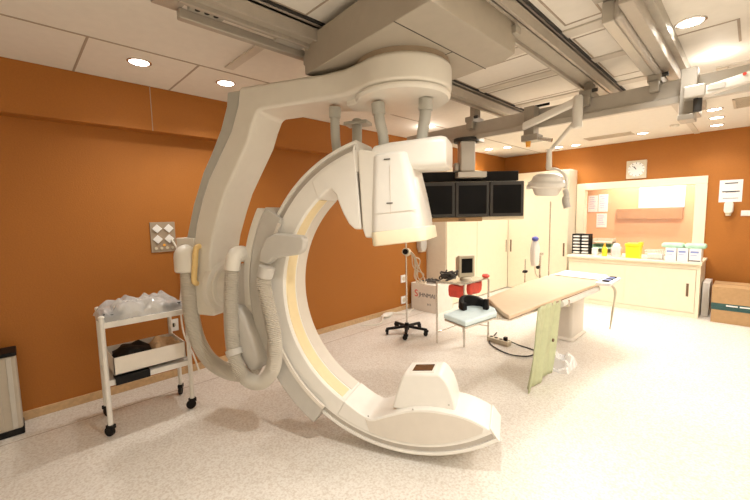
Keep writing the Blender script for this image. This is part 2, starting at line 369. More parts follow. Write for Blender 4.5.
B().box(-.357, .382, 7.1975, 7.23, .19, .2252).done('packing_tape', 'teal', t)
t = carton('shipping_box', -.36, .37, 7.21, 7.80, .2265, .525, 'upper brown cardboard box with dark tape, stacked at the right edge')
B().box(-.362, .372, 7.2075, 7.24, .2267, .285).done('packing_tape', 'teal', t)
b = B()
for x0, x1 in ((-.20, -.08), (-.06, .05), (.07, .12)): b.box(x0, x1, 7.2062, 7.2077, .25, .268)
b.done('print_lines', 'paper', t)

# ------------------------------------------------------------------ left wall fittings
XW = XL
t = thing('gas_outlet_plate', (XW, 1.08, 1.30), 'brown wall plate with four white diamond covers on the orange wall', 'outlet plate')
B().box(XW, XW + .012, .97, 1.195, 1.315, 1.615).done('plate', 'board', t, bevel=.003)
for y in (1.03, 1.135):
    for z in (1.55, 1.445):
        B().prism([(XW + .012, y - .045, z), (XW + .012, y, z - .045), (XW + .012, y + .045, z), (XW + .012, y, z + .045)], (.012, 0, 0)).done('diamond_cover', 'paper', t, bevel=.003)
for k in range(4): B().cyl((XW + .01, 1.01 + k * .05, 1.355), (XW + .02, 1.01 + k * .05, 1.355), .014).done('socket_port', 'crt', t)
B().cyl((XW + .01, 1.085, 1.385), (XW + .018, 1.085, 1.385), .012).done('amber_light', 'orangelight', t)
t = thing('wall_socket', (XW, 1.115, .49), 'white wall socket behind the white cart', 'socket')
B().box(XW, XW + .015, 1.07, 1.165, .485, .61).done('socket_plate', 'paper', t, bevel=.004); B().cyl((XW + .014, 1.117, .55), (XW + .018, 1.117, .55), .022).done('socket_face', 'crt', t); B().box(XW + .016, XW + .02, 1.11, 1.124, .53, .57).done('socket_slot', 'black', t)
for z, lb in ((.545, 'upper white wall socket beside the wheeled pole'), (.175, 'lower white wall socket beside the wheeled pole')):
    t = thing('wall_socket', (XW, 4.735, z - .06), lb, 'socket', 'sockets on the orange wall')
    B().box(XW, XW + .015, 4.67, 4.80, z - .065, z + .065).done('socket_plate', 'paper', t, bevel=.004); B().cyl((XW + .014, 4.735, z), (XW + .018, 4.735, z), .035).done('socket_face', 'crt', t)
t = thing('wall_dispenser', (XW, 5.18, .98), 'grey wall dispenser on the orange wall beside the tall cupboard', 'dispenser')
B().loft([[V((XW + .06 + x, 5.18 + y, z)) for x, y in rrect(.058, w_, .03)] for w_, z in ((.06, 1.0), (.09, 1.06), (.09, 1.30), (.07, 1.35))]).done('dispenser_body', 'grey', t); B().box(XW + .02, XW + .1, 5.12, 5.24, .975, 1.01).done('spout', 'crt', t, bevel=.004)
tag(B().tube(spline([(XW + .03, 1.15, 1.44), (XW + .05, 1.20, 1.3), (XW + .04, 1.215, 1.0), (XW + .035, 1.19, .75), (XW + .04, 1.2, .45), (XW + .1, 1.26, .22), (XW + .14, 1.3, .02)]), .009, 8).done('hanging_cable', 'cable'), 'white cable hanging down from the brown wall plate', 'cable')
tag(B().tube(spline([(XW + .14, 3.6, .01), (XW + .3, 3.85, .01), (XW + .13, 4.1, .04), (XW + .08, 4.3, .05), (XW + .2, 4.55, .012), (XW + .1, 4.9, .01)]), .012, 8).ball((XW + .12, 4.2, .04), .05, .12, .038, lump=.3).done('floor_cable', 'cable'), 'white cable with a bulky plug lying along the baseboard', 'cable')
# appliance at left edge
t = thing('floor_appliance', (-4.0, -.4, 0), 'pale grey upright appliance with dark edges at the left edge', 'appliance')
B().box(-4.10, -3.90, -.75, -.055, .04, .63).done('housing', 'bin_face', t, bevel=.02)
B().box(-4.11, -3.895, -.76, -.05, .0, .05).done('foot_trim', 'black', t, bevel=.008); B().box(-4.11, -3.895, -.76, -.05, .625, .655).done('top_trim', 'black', t, bevel=.008)
B().box(-3.905, -3.893, -.72, -.16, .07, .60).done('front_panel', 'bin_face', t, bevel=.004); B().box(-3.905, -3.896, -.115, -.085, .055, .62).done('edge_strip', 'grey', t, bevel=.004)

# ------------------------------------------------------------------ white cart at left
t = thing('utility_cart', (-3.53, .72, 0), 'white two-shelf cart on casters against the orange wall', 'cart')
LG = [(-3.348, .42), (-3.335, 1.005), (-3.70, 1.02), (-3.735, .45)]
def caster(parent, x, y, a=0, r=.038):
    b = B(); d = V((math.cos(a), math.sin(a), 0)); c = V((x, y, r + .001)) - d * .012
    b.cyl(c - V((-d.y, d.x, 0)) * .014, c + V((-d.y, d.x, 0)) * .014, r, n=20); b.box(x - .012, x + .012, y - .012, y + .012, r * 1.2, r * 2 + .02); b.obox((x, y, r * 2), d * .028, V((-d.y, d.x, 0)) * .02, (0, 0, .016))
    return b.done('caster', 'black', parent, bevel=.003)
for i, (x, y) in enumerate(LG):
    b = B(); top = .925 if i in (0, 3) else .885
    if i == 2: b.tube([(x, y, .09), (x, y, .47), (x - .01, y - .05, .56), (x - .01, y - .05, .88)], .017, 10)
    else: b.cyl((x, y, .085), (x, y, top), .018, n=14)
    if top > .9: b.ball((x, y, top), .021, .021, .014)
    b.done('leg', 'whitepaint', t); caster(t, x, y, .6 + i)
def shelf(z, nm):
    p = [(-3.345, .42), (-3.335, 1.0), (-3.70, 1.015), (-3.735, .45)]
    b = B().prism([(x, y, z) for x, y in p], (0, 0, .012))
    for i in range(4):
        a, c = V((*p[i], z - .006)), V((*p[(i + 1) % 4], z - .006)); d = (c - a); nn = V((-d.y, d.x, 0)).normalized() * .008
        b.obox((a + c) / 2, d / 2, nn, (0, 0, .022))
    b.done(nm, 'whitepaint', t, bevel=.003)
shelf(.868, 'top_shelf'); shelf(.42, 'lower_shelf')
# tray box, black lump, paper, folder on the lower shelf
tag(B().prism([(-3.40, .47, .4325), (-3.40, .47, .4555), (-3.305, .47, .4555), (-3.305, .47, .395), (-3.322, .47, .395), (-3.322, .47, .4325)], (0, .23, 0)).done('black_folder', 'black', bevel=.004), 'flat black folder hanging over the shelf edge under the white tray box', 'folder')
t = thing('tray_box', (-3.53, .72, .462), 'open white cardboard tray box on the lower shelf of the cart', 'box')
b = B(); x0, x1, y0, y1, z0, z1 = -3.70, -3.34, .47, .98, .4625, .60
b.box(x0, x1, y0, y1, z0, z0 + .006)
for q in ((x0, x0 + .006, y0, y1), (x1 - .006, x1, y0, y1), (x0, x1, y0, y0 + .006), (x0, x1, y1 - .006, y1)): b.box(*q, z0, z1)
b.done('tray', 'whitecard', t)
tag(B().ball((-3.51, .62, .555), .13, .135, .082, n=22, lump=.35, sc=2.5).done('black_bag', 'black'), 'crumpled black cloth bag in the white tray box', 'bag')
def crumple(cx, cy, cz, rx, ry, rz, seed, n=20, lump=.6, sc=3.2):
    b = B(); rings = []
    for i in range(n + 1):
        r_ = []
        for k in range(n + 1):
            x, y = cx + rx * (2 * i / n - 1), cy + ry * (2 * k / n - 1)
            e = max(0, 1 - (2 * i / n - 1) ** 4) * max(0, 1 - (2 * k / n - 1) ** 4)
            h = rz * e ** .5 * (1 - lump / 2 + lump * noise.noise(V((x * sc * 3 + seed, y * sc * 3, 0)))) + .012 * abs(noise.noise(V((x * 25, y * 25, seed))))
            r_.append(V((x + .012 * noise.noise(V((x * 20, y * 20, seed + 3))), y + .012 * noise.noise(V((x * 20, y * 20, seed + 9))), cz + h)))
        rings.append(r_)
    return b.loft(rings, cap=False, closed=False)
tag(crumple(-3.52, .86, .545, .15, .105, .085, 3.1, lump=.9).done('kraft_paper', 'brownpaper', ang=15), 'crumpled brown kraft paper in the white tray box', 'paper')
t = thing('wrapped_device', (-3.53, .72, .885), 'pale medical device with dark leads wrapped in clear plastic film on the cart', 'device')
B().loft([[V((-3.54 + x * s, .70 + y * s, .8815 + z)) for x, y in rrect(.12, .19, .03)] for s, z in ((1, 0), (1, .05), (.92, .085), (.6, .10))]).done('device_body', 'whitecard', t, bevel=.004)
B().box(-3.5, -3.46, .58, .84, .955, .985).done('control_strip', 'grey', t, bevel=.006)
for (y, s) in ((.50, 1), (.92, 2)):
    b = B()
    for k in range(4): b.tube(spline([(-3.40 + random.uniform(-.03, .04), y + random.uniform(-.07, .07), .895 + .012 * k + random.uniform(0, .01)) for _ in range(6)]), .008, 6)
    b.done('lead_bundle', 'black', t)
crumple(-3.53, .71, .884, .19, .30, .135, 8.7, n=44, lump=.45, sc=5).done('plastic_film', 'clear', t, ang=8)

# ------------------------------------------------------------------ C-arm X-ray machine
th = math.radians(25.6); U = V((math.cos(th), math.sin(th), 0)); N = V((math.sin(th), -math.cos(th), 0)); CC = V((-1.576, 1.746, 1.11))
def W(s, z, o=0.): return CC + U * s + N * o + V((0, 0, z - CC.z))
def Wr(r, deg, o=0.): a = math.radians(deg); return W(r * math.cos(a), CC.z + r * math.sin(a), o)
xr = thing('c_arm_scanner', (CC.x - .14 * N.x, CC.y - .14 * N.y, 0), 'large cream and grey C-arm X-ray scanner hanging from the ceiling carriage', 'X-ray machine')
OM = -.15
def prism_sz(pts, o0, o1): return B().prism([W(s, z, o0) for s, z in pts], N * (o1 - o0))
# carriage
b = B(); b.prism([(-2.178, 1.50, 2.60), (-1.064, 1.415, 2.60), (-1.06, 2.25, 2.60), (-1.16, 2.31, 2.60), (-2.10, 2.40, 2.60)], (0, 0, .225)); cg = b.done('carriage', 'carriage', xr, bevel=.006)
b = B(); b.box(-1.665, -1.66, 1.94, 2.33, 2.5985, 2.6005); b.box(-1.30, -1.295, 1.43, 2.33, 2.5985, 2.6005); b.box(-1.66, -1.30, 1.94, 1.945, 2.5985, 2.6005); b.done('panel_gap', 'dark', cg)
for y in (1.52, 2.2):
    B().box(-2.225, -2.17, y, y + .10, 2.68, 2.75).done('roller_block', 'bracket', cg, bevel=.006); B().box(-1.07, -1.03, y, y + .06, 2.70, 2.745).done('roller_block', 'bracket', cg, bevel=.006)
PV = W(0, 0, OM)
B().lathe([(.30, 2.57), (.30, 2.60)], (PV.x, PV.y, 0)).done('pivot_ring', 'board', xr)
# L-shaped arm: flared head slab + column
b = B()
nn = 22; plan = []
for k in range(nn + 1):
    a = math.radians(-128 + 256 * k / nn); plan.append((.315 * math.cos(a), OM + .315 * math.sin(a)))
plan += [(-.33, OM + .185), (-.5, .008), (-.93, .005), (-.93, -.32), (-.5, -.32), (-.33, OM - .19)]
b.prism([W(s, 2.405, o) for s, o in plan], (0, 0, .17))
b.done('arm_head', 'cream', xr, bevel=.03, seg=3)
b = B()
inn = [(-.55, 2.405), (-.99, 2.40), (-1.02, 2.385), (-1.065, 2.30), (-1.115, 2.18), (-1.245, 1.98), (-1.335, 1.84), (-1.40, 1.70), (-1.48, 1.50), (-1.52, 1.34), (-1.53, 1.1), (-1.52, .87)]
out = [(-1.725, .87), (-1.735, 1.1), (-1.72, 1.3), (-1.645, 1.60), (-1.57, 1.79), (-1.49, 1.95), (-1.37, 2.12), (-1.26, 2.28), (-1.19, 2.45), (-1.165, 2.575), (-.55, 2.575)]
b.prism([W(s, z, 0.005) for s, z in inn + out], N * -.325); arm = b.done('l_arm', 'cream', xr, bevel=.022, seg=3)
oc = [(-1.17, 2.56), (-1.195, 2.45), (-1.265, 2.28), (-1.375, 2.12), (-1.495, 1.95), (-1.575, 1.79), (-1.65, 1.60), (-1.695, 1.44)]
ob = [(-1.785, 1.44), (-1.755, 1.52), (-1.675, 1.75), (-1.555, 2.0), (-1.46, 2.14), (-1.365, 2.30), (-1.30, 2.46), (-1.285, 2.56)]
prism_sz(oc + ob, -.012, -.29).done('rear_cover', 'cover', arm, bevel=.012)
b = B(); b.tube(spline([W(-1.62, 1.43, .0), W(-1.625, 1.41, .035), W(-1.635, 1.30, .045), W(-1.66, 1.16, .04), W(-1.67, 1.13, .0)]), [.022] * 33, 10); b.done('grab_handle', 'handle', arm)
B().lathe([(.285, -.02), (.285, .005), (.308, .005), (.308, .018), (.295, .034), (.02, .040)], (PV.x, PV.y, 2.408), (0, 0, -1), 40).done('pivot_dish', 'cream', xr)
b = B(); b.prism([W(-.37, 2.372, OM + .07), W(-.24, 2.372, OM + .11), W(-.24, 2.372, OM - .11), W(-.37, 2.372, OM - .07)], (0, 0, .06)); b.done('dish_tab', 'cream', xr, bevel=.012)
# bearing between column and sleeve
Zb = 1.09
b = B(); ax = U; c0 = W(-1.57, Zb, OM); prof = [(.21, 0), (.21, .05), (.18, .065), (.18, .085), (.16, .10), (.16, .42)]
b.lathe(prof, c0, ax, 40); b.done('bearing', 'cream', xr)
# ring
def arc_sweep(sec, d0, d1, k=64):
    return B().loft([[Wr(r, d0 + (d1 - d0) * i / k, o) for r, o in sec] for i in range(k + 1)])
OB = -.30
arc_sweep([(.858, -.012), (.87, 0), (.998, 0), (.998, -.012), (1.034, -.012), (1.034, 0), (1.052, 0), (1.06, -.008), (1.06, OB + .008), (1.052, OB), (1.034, OB), (1.034, OB + .012), (.998, OB + .012), (.998, OB), (.87, OB), (.858, OB + .012)], 105, 242).done('c_arc', 'white', xr)
arc = [o for o in xr.children if o.name.startswith('c_arc')][0]
arc_sweep([(.975, 0), (.998, 0), (.998, -.012), (1.034, -.012), (1.034, 0), (1.052, 0), (1.06, -.008), (1.06, OB + .008), (1.052, OB), (1.034, OB), (1.034, OB + .012), (.998, OB + .012), (.998, OB), (.975, OB)], 241.9, 306.5, 40).done('arc_rail', 'white', arc)
for oo in (-.0125, OB + .0125):
    s_ = 1 if oo > -.1 else -1
    arc_sweep([(1.003, oo), (1.003, oo + .005 * s_), (1.03, oo + .005 * s_), (1.03, oo)], 106, 305.5).done('side_track', 'silver', arc)
arc_sweep([(.8585, -.022), (.853, -.026), (.853, -.135), (.8585, -.14)], 131, 240).done('cushion_strip', 'yellow_strip', arc)
arc_sweep([(.8585, -.155), (.854, -.158), (.854, -.285), (.8585, -.29)], 131, 241).done('inner_liner', 'tan', arc)
# gusset carrying the detector
gp = [(-.285, 2.122)] + [(.99 * math.cos(math.radians(a)), 1.11 + .99 * math.sin(math.radians(a))) for a in (108, 113, 118, 123, 128)] + \
     [(.86 * math.cos(math.radians(a)), 1.11 + .86 * math.sin(math.radians(a))) for a in (131, 127, 124)] + [(-.455, 1.825), (-.425, 1.79), (-.405, 1.73), (-.375, 1.66), (-.335, 1.59), (-.295, 1.556), (-.245, 1.555)]
prism_sz(gp, .004, OB - .004).done('detector_gusset', 'white', xr, bevel=.022, seg=3)
prism_sz([(-.26, 2.06), (-.235, 2.07), (-.10, 2.04), (-.10, 1.50), (-.215, 1.50), (-.235, 1.56)], .018, -.30).done('lift_plate', 'cream', xr, bevel=.02)
# detector: lofted image intensifier
secs = [(-.175, 1.535, .165, 1.565, .05, -.35, .06), (-.172, 1.60, .16, 1.63, .05, -.35, .06), (-.17, 1.74, .135, 1.76, .045, -.345, .06), (-.165, 1.90, .10, 1.91, .04, -.34, .06), (-.163, 2.015, .075, 2.025, .035, -.335, .06), (-.15, 2.03, .06, 2.04, .02, -.32, .05)]
def loft_secs(S):
    R = []
    for sL, zL, sR, zR, o0, o1, r in S:
        hs = (sR - sL) / 2; ho = (o0 - o1) / 2
        R.append([W((sL + sR) / 2 + x, (zL + zR) / 2 + x / hs * (zR - zL) / 2, (o0 + o1) / 2 + y) for x, y in rrect(hs, ho, r, 6)])
    return B().loft(R)
det = loft_secs(secs).done('detector', 'white', xr, bevel=.006)
loft_secs([(-.155, 1.447, .185, 1.487, .055, -.355, .05), (-.165, 1.452, .195, 1.492, .06, -.36, .06), (-.173, 1.53, .185, 1.565, .06, -.36, .06), (-.168, 1.536, .18, 1.571, .055, -.355, .05)]).done('detector_face', 'screenface', det)
S0 = W(-.17, 1.655, .052); 
b = B(); b.obox(W(.0, 1.665, .0505), U * .135 + V((0, 0, .011)), N * .0012, V((0, 0, .0018))); b.obox(W(-.03, 1.78, .047), U * .0016, N * .0015, V((0, 0, .17))); b.done('panel_joint', 'tan', det)
b = B(); b.obox(W(-.035, 1.72, .049), U * .02, N * .001, (0, 0, .003)); b.done('latch_slot', 'dark', det); b = B(); b.obox(W(-.05, 1.99, .040), U * .02, N * .002, (0, 0, .003)); b.done('latch_slot', 'dark', det)
b = B()
hsec = [(-.185, 2.00, .05), (-.16, 2.015, .075), (-.05, 2.02, .085), (.12, 2.02, .092), (.27, 2.025, .095), (.305, 2.025, .085)]
b.loft([[W(s, zc + y, OM + x) for x, y in rrect(.15 if i not in (0, 5) else .135, h, .045, 5)] for i, (s, zc, h) in enumerate(hsec)]); b.done('detector_head', 'white', xr, bevel=.01)
# tube housing
def arcpts(r, a0, a1, k): return [(r * math.cos(math.radians(a0 + (a1 - a0) * i / k)), 1.11 + r * math.sin(math.radians(a0 + (a1 - a0) * i / k))) for i in range(k + 1)]
hump = [V((s, z, 0)) for s, z in [(-.405, .352), (-.33, .306), (-.265, .272), (-.20, .258), (-.098, .301), (.056, .363), (.16, .385), (.229, .392), (.32, .392), (.393, .386), (.46, .372), (.52, .350), (.572, .326)]]
hs_ = [(p.x, p.y) for p in spline(hump, 4)]
low = arcpts(.985, -53.6, -118.1, 24)
prism_sz(hs_ + low, .003, -.31).done('tube_housing', 'white', xr, bevel=.012)
tub = [o for o in xr.children if o.name.startswith('tube_housing')][0]
hin = [(s, z - .018) for s, z in hs_ if -.26 < s < .545]
lowin = [p for p in arcpts(.972, -57, -103, 20)]
prism_sz(hin + lowin, .0025, .0055).done('side_panel', 'tan', tub, bevel=.002)
# end cap of the arc
b = B(); b.loft([[Wr(r, 306.5 + d, o) for r, o in ((.965, .003), (1.06, .003), (1.06, -.303), (.965, -.303))] for d in (-.4, .3)]); b.done('end_cap', 'white', arc, bevel=.006)
# collimator hood
cp = [(-.058, .33), (-.03, .415), (.0, .51), (.02, .562), (.035, .572), (.255, .603), (.275, .600), (.305, .572), (.335, .525), (.358, .46), (.371, .40), (.371, .35)]
cp = [(a_ - .012, b_ + (.012 if b_ > .36 else 0)) for a_, b_ in cp]
hood = prism_sz(cp, -.04, -.27).done('collimator', 'white', tub, bevel=.02, seg=3)
q = V((.22, .031)); d = V((U.x * .22, U.y * .22, .031)).normalized(); nrm = d.cross(N).normalized(); nrm = nrm if nrm.z > 0 else -nrm
B().obox(W(.133, .600, -.145) + nrm * .001, d * .085, N * .075, nrm * .003).done('hood_frame', 'white', hood, bevel=.002)
B().obox(W(.133, .600, -.145) + nrm * .003, d * .068, N * .055, nrm * .003).done('beam_window', 'brownglass', hood, bevel=.002)
b = B()
for dd in (-105, -83, -64): 
    p = Wr(.885 if dd < -100 else .80, dd, .0); b.cyl(Wr(.865 if dd < -100 else .74, dd, .004), Wr(.865 if dd < -100 else .74, dd, .008), .006, n=10)
b.done('fixing_screw', 'grey', tub)
# sleeve (carrier of the arc) and its cream shroud
arc_sweep([(.985, .045), (1.125, .045), (1.15, .02), (1.15, -.32), (1.125, -.345), (.985, -.345), (.985, -.305), (1.065, -.305), (1.065, .005), (.985, .005)], 148, 236, 40).done('arc_sleeve', 'grey', xr, bevel=.006)
slv = [o for o in xr.children if o.name.startswith('arc_sleeve')][0]
arc_sweep([(.968, .046), (.990, .05), (.990, .03), (.968, .03)], 150, 236, 40).done('sleeve_lip', 'tan', slv)
arc_sweep([(1.145, .03), (1.20, .03), (1.215, .01), (1.215, -.31), (1.20, -.33), (1.145, -.33)], 150, 186, 24).done('sleeve_shroud', 'cream', xr, bevel=.01)
shr = [o for o in xr.children if o.name.startswith('sleeve_shroud')][0]
b = B(); b.loft([[W(-1.19 + x, z, OM + y) for x, y in rrect(w_, .17, .05)] for w_, z in ((.06, 1.30), (.10, 1.22), (.11, .98), (.08, .80))]); b.done('bearing_shroud', 'cream', xr, bevel=.01)
b = B(); b.loft([[W(s - .10 + x, z, .02 + y) for x, y in rrect(w_, .09, .05)] for s, w_, z in ((-1.17, .07, .99), (-1.13, .10, .92), (-1.06, .11, .75), (-1.0, .10, .6), (-1.0, .05, .53))]); b.done('motor_cover', 'grey', xr, bevel=.01)
B().cyl(W(-1.19, .80, .05), W(-1.24, .76, .13), .035, .03).done('brake_knob', 'black', xr)
# hose clamp plate at the inner face
cl = [(-1.0, 1.33), (-.985, 1.42), (-.93, 1.50), (-.85, 1.535), (-.64, 1.52), (-.615, 1.49), (-.63, 1.42), (-.665, 1.39), (-.86, 1.36), (-.93, 1.31)]
prism_sz(cl, .10, .035).done('hose_clamp', 'grey', xr, bevel=.025, seg=3)
# hoses
def Pn(px, py, o):
    r = V(((px - 375) / FPX, (250 - py) / FPX, 1)); d = RX * r.x + UX * r.y + FX
    k = ((CC + N * o - EYE).dot(N)) / d.dot(N); return EYE + d * k
ya, pi_, ro = [math.radians(a) for a in (45.613, -5.46, -1.059)]
FX = V((-math.sin(ya) * math.cos(pi_), math.cos(ya) * math.cos(pi_), math.sin(pi_))); r0 = V((math.cos(ya), math.sin(ya), 0)); u0 = r0.cross(FX)
RX = r0 * math.cos(ro) + u0 * math.sin(ro); UX = -r0 * math.sin(ro) + u0 * math.cos(ro)
def hose(pts, r, name, ribs=.006, m='hose', parent=xr, step=.0125):
    P = spline(pts, 24); L = [0]
    for a, c in zip(P, P[1:]): L.append(L[-1] + (c - a).length)
    n_ = int(L[-1] / step) * 2; Q = []; rs = []; j = 0
    for i in range(n_ + 1):
        t_ = L[-1] * i / n_
        while j < len(P) - 2 and L[j + 1] < t_: j += 1
        f_ = (t_ - L[j]) / max(1e-6, L[j + 1] - L[j]); Q.append(P[j].lerp(P[j + 1], f_)); rs.append(r + (ribs / 2 if i % 2 else -ribs / 2))
    return B().tube(Q, rs, 16).done(name, m, parent, ang=80)
hA = hose([Pn(188, 262, .02), Pn(189, 290, .02), Pn(192, 318, .02), Pn(199, 343, .02), Pn(213, 363, 0), Pn(233, 373, -.02), Pn(250, 372, -.06), Pn(258, 360, -.10)], .058, 'column_hose', .007)
b = B(); b.lathe([(.084, -.03), (.09, -.02), (.09, .09), (.085, .125), (.066, .16), (.035, .182), (.005, .19)], Pn(187, 268, .02), (0, 0, 1), 24); b.obox(Pn(190, 245, -.04), U * .09, N * .05, (0, 0, .06)); b.done('hose_elbow', 'cream', hA, bevel=.006)
hB = hose([Pn(234, 256, .10), Pn(232, 268, .13), Pn(231, 300, .14), Pn(232, 335, .14), Pn(236, 362, .15), Pn(247, 379, .15), Pn(262, 382, .15), Pn(273, 368, .15), Pn(275, 345, .14), Pn(272, 322, .13), Pn(267, 300, .13), Pn(264, 283, .13), Pn(266, 268, .12)], .048, 'sleeve_hose', .010)
b = B(); b.tube(spline([Pn(243, 254, .0), Pn(238, 254, .07), Pn(234, 258, .12), Pn(232, 270, .135)], 6), [.060] * 10 + [.054] * 9, 16); b.done('hose_elbow', 'cream', hB)
b = B(); b.tube([Pn(233.4, 349, .14), Pn(235, 355, .145)], .060, 20); b.done('hose_collar', 'grey', hB)
b = B(); b.tube([Pn(264.5, 277, .125), Pn(267, 267, .12)], .056, 18); b.done('hose_collar', 'grey', hB)
for pts, r in (([Pn(335, 112, -.12), Pn(335, 125, -.12), Pn(335.5, 138, -.13), Pn(337, 152, -.15)], .032), ([Pn(378, 108, -.05), Pn(380, 122, -.05), Pn(383, 135, -.08), Pn(384, 150, -.10)], .034), ([Pn(426, 104, -.12), Pn(425, 118, -.12), Pn(423, 130, -.12), Pn(421, 145, -.12)], .036)):
    h_ = hose(pts, r, 'overhead_hose', .004, 'cover')
    B().tube([pts[0] + V((0, 0, .03)), pts[0] + (pts[1] - pts[0]) * .45], r * 1.25, 16).done('hose_collar', 'cover', h_)
b = B(); b.cyl(Pn(357, 120, -.34), Pn(357, 146, -.30), .036); b.obox(Pn(358, 124, -.34), U * .09, N * .06, (0, 0, .012)); b.done('cable_mast', 'cover', xr, bevel=.004)

# ------------------------------------------------------------------ ceiling rails, bridge, suspended units
def ceiling_rail(x, y0, y1, lb, w_=.12):
    t = thing('ceiling_rail', (x, (y0 + y1) / 2, 2.70), lb, 'rail', 'ceiling rails')
    b = B(); b.box(x - w_ / 2, x + w_ / 2, y0, y1, 2.83, 2.88); b.box(x - w_ / 2, x - w_ / 2 + .025, y0, y1, 2.75, 2.85); b.box(x + w_ / 2 - .02, x + w_ / 2, y0, y1, 2.76, 2.85); b.done('rail_profile', 'rail', t, bevel=.003)
    B().box(x - w_ / 2 + .02, x + w_ / 2 - .045, y0 + .01, y1 - .01, 2.775, 2.832).done('rail_insert', 'carriage', t, bevel=.006)
    B().box(x + w_ / 2, x + w_ / 2 + .012, y0, y1, 2.862, 2.88).done('shadow_gap', 'dark', t)
    return t
ceiling_rail(-2.07, .70, 5.0, 'grey ceiling rail at left of the scanner carriage', .12)
ceiling_rail(-1.085, -.6, 5.0, 'grey ceiling rail at right of the scanner carriage', .17)
t = thing('ceiling_track', (-2.25, 1.2, 2.735), 'grey slotted track under the left ceiling rail with three bolts', 'track')
B().box(-2.285, -2.235, .74, 1.60, 2.735, 2.79).done('track_profile', 'rail', t, bevel=.008); B().box(-2.235, -2.14, .78, 1.60, 2.80, 2.879).done('mounting_plate', 'carriage', t, bevel=.003)
B().box(-2.232, -2.145, .78, .97, 2.782, 2.80).done('end_plate', 'bracket', t, bevel=.004); B().box(-2.30, -2.14, .62, .76, 2.79, 2.879).done('end_bracket', 'rail', t, bevel=.006)
for k in range(3): B().cyl((-2.19, .82 + .05 * k, 2.783), (-2.19, .82 + .05 * k, 2.778), .014, n=10).done('bolt', 'black', t)
for k in range(4): B().cyl((-2.20, 1.08 + .05 * k, 2.80), (-2.20, 1.08 + .05 * k, 2.794), .010, n=10).done('bolt', 'black', t)
B().box(-2.232, -2.15, 1.30, 1.50, 2.775, 2.80).done('cable_cover', 'beam', t, bevel=.004); B().box(-2.152, -2.14, .78, 1.6, 2.796, 2.802).done('shadow_gap', 'dark', t)
# shorter rail pair at right with pale cover
t = thing('rail_cassette', (-.58, 3.3, 2.66), 'pale twin rail cassette above the bridge beam at right', 'rail cassette')
B().box(-.665, -.60, 2.48, 4.0, 2.70, 2.82).done('rail_profile', 'beam', t, bevel=.008); B().box(-.56, -.49, 2.36, 5.9, 2.72, 2.86).done('rail_profile', 'rail', t, bevel=.006)
B().box(-.60, -.56, 2.45, 4.05, 2.69, 2.80).done('rounded_cover', 'silver', t, bevel=.018, seg=4); B().box(-.70, -.49, 2.33, 2.48, 2.82, 2.87).done('end_plate', 'bracket', t, bevel=.004)
B().box(-.49, -.45, 2.36, 5.9, 2.80, 2.88).done('mounting_strip', 'bracket', t)
B().box(-.665, -.49, 2.5, 4.02, 2.82, 2.879).done('backing', 'rail', t)
# bridge beam
t = thing('bridge_beam', (-1.4, 3.8, 2.48), 'long pale grey bridge beam crossing under the ceiling rails', 'beam')
b = B(); b.box(-3.2, 2.2, 3.74, 3.86, 2.485, 2.645); bb = b.done('beam_profile', 'beam', t, bevel=.012)
b = B(); b.box(-3.2, 2.2, 3.70, 3.75, 2.455, 2.505); b.done('lower_flange', 'beam', bb, bevel=.005)
for x, w_ in ((-2.24, .05), (-1.09, .05), (-.60, .045)):
    h_ = B().box(x - w_, x + w_, 3.67, 3.90, 2.645, 2.70).box(x - w_ * .7, x + w_ * .7, 3.67, 3.73, 2.57, 2.66).box(x - w_ * .6, x + w_ * .6, 3.74, 3.86, 2.69, 2.83).done('hanger_trolley', 'bracket', t, bevel=.004)
    B().cyl((x + w_, 3.70, 2.69), (x + w_ + .04, 3.70, 2.69), .016, n=12).done('roller', 'dark', h_)
B().cyl((-1.62, 3.70, 2.66), (-1.40, 3.70, 2.66), .012, n=10).done('end_stop_rod', 'black', t)

# monitor bank on the beam
CAMR, CAMF = V((math.cos(ya), math.sin(ya), 0)), V((-math.sin(ya), math.cos(ya), 0))
mc = V((-2.22, 3.80, 0))
t = thing('monitor_bank', (mc.x, mc.y, 1.6), 'bank of black monitors hanging on a post from the bridge beam', 'monitors')
def mb(r, f_, z): return mc + CAMR * r + CAMF * f_ + V((0, 0, z))
def mbox(r0_, r1_, f0, f1, z0, z1): return B().prism([mb(r0_, f0, z0), mb(r1_, f0, z0), mb(r1_, f1, z0), mb(r0_, f1, z0)], (0, 0, z1 - z0))
PX = -.115
b = B(); b.lathe([(.14, 2.44), (.14, 2.475)], mb(PX, 0, 0)); b.done('turntable', 'dark', t)
b = mbox(PX - .085, PX + .085, -.08, .08, 2.10, 2.45); po = b.done('post', 'beam', t, bevel=.02, seg=3)
b = mbox(PX - .12, PX + .20, -.12, .10, 2.04, 2.105); b.done('post_foot', 'beam', t, bevel=.008)
b = mbox(PX - .145, PX - .085, -.06, .06, 2.11, 2.21); b.done('side_cover', 'bracket', t, bevel=.02)
B().box(mb(PX, 0, 0).x - .12, mb(PX, 0, 0).x + .12, 3.70, 3.90, 2.44, 2.50).done('trolley', 'bracket', t, bevel=.006)
L0, L1 = -.66, .515
mbox(L0, L1 - .02, .04, .12, 2.01, 2.12).done('upper_panel', 'black', t, bevel=.008)
mbox(L0 - .02, L1 + .03, -.03, .10, 1.565, 2.0).done('frame', 'door', t, bevel=.02, seg=3)
for k in range(3):
    r0_ = L1 - .385 * (k + 1) + .006; r1_ = L1 - .385 * k - .002
    m_ = mbox(r0_, r1_, -.075, -.025, 1.605, 1.995).done('monitor', 'darkgrey', t, bevel=.006)
    mbox(r0_ + .032, r1_ - .032, -.079, -.074, 1.64, 1.955).done('screen', 'screen', m_)
mbox(L0 + .03, PX + .17, -.062, -.03, 1.555, 1.60).done('control_strip', 'card', t, bevel=.006)
mbox(PX - .10, PX - .02, -.066, -.05, 1.56, 1.59).done('button_block', 'pull', t, bevel=.003)

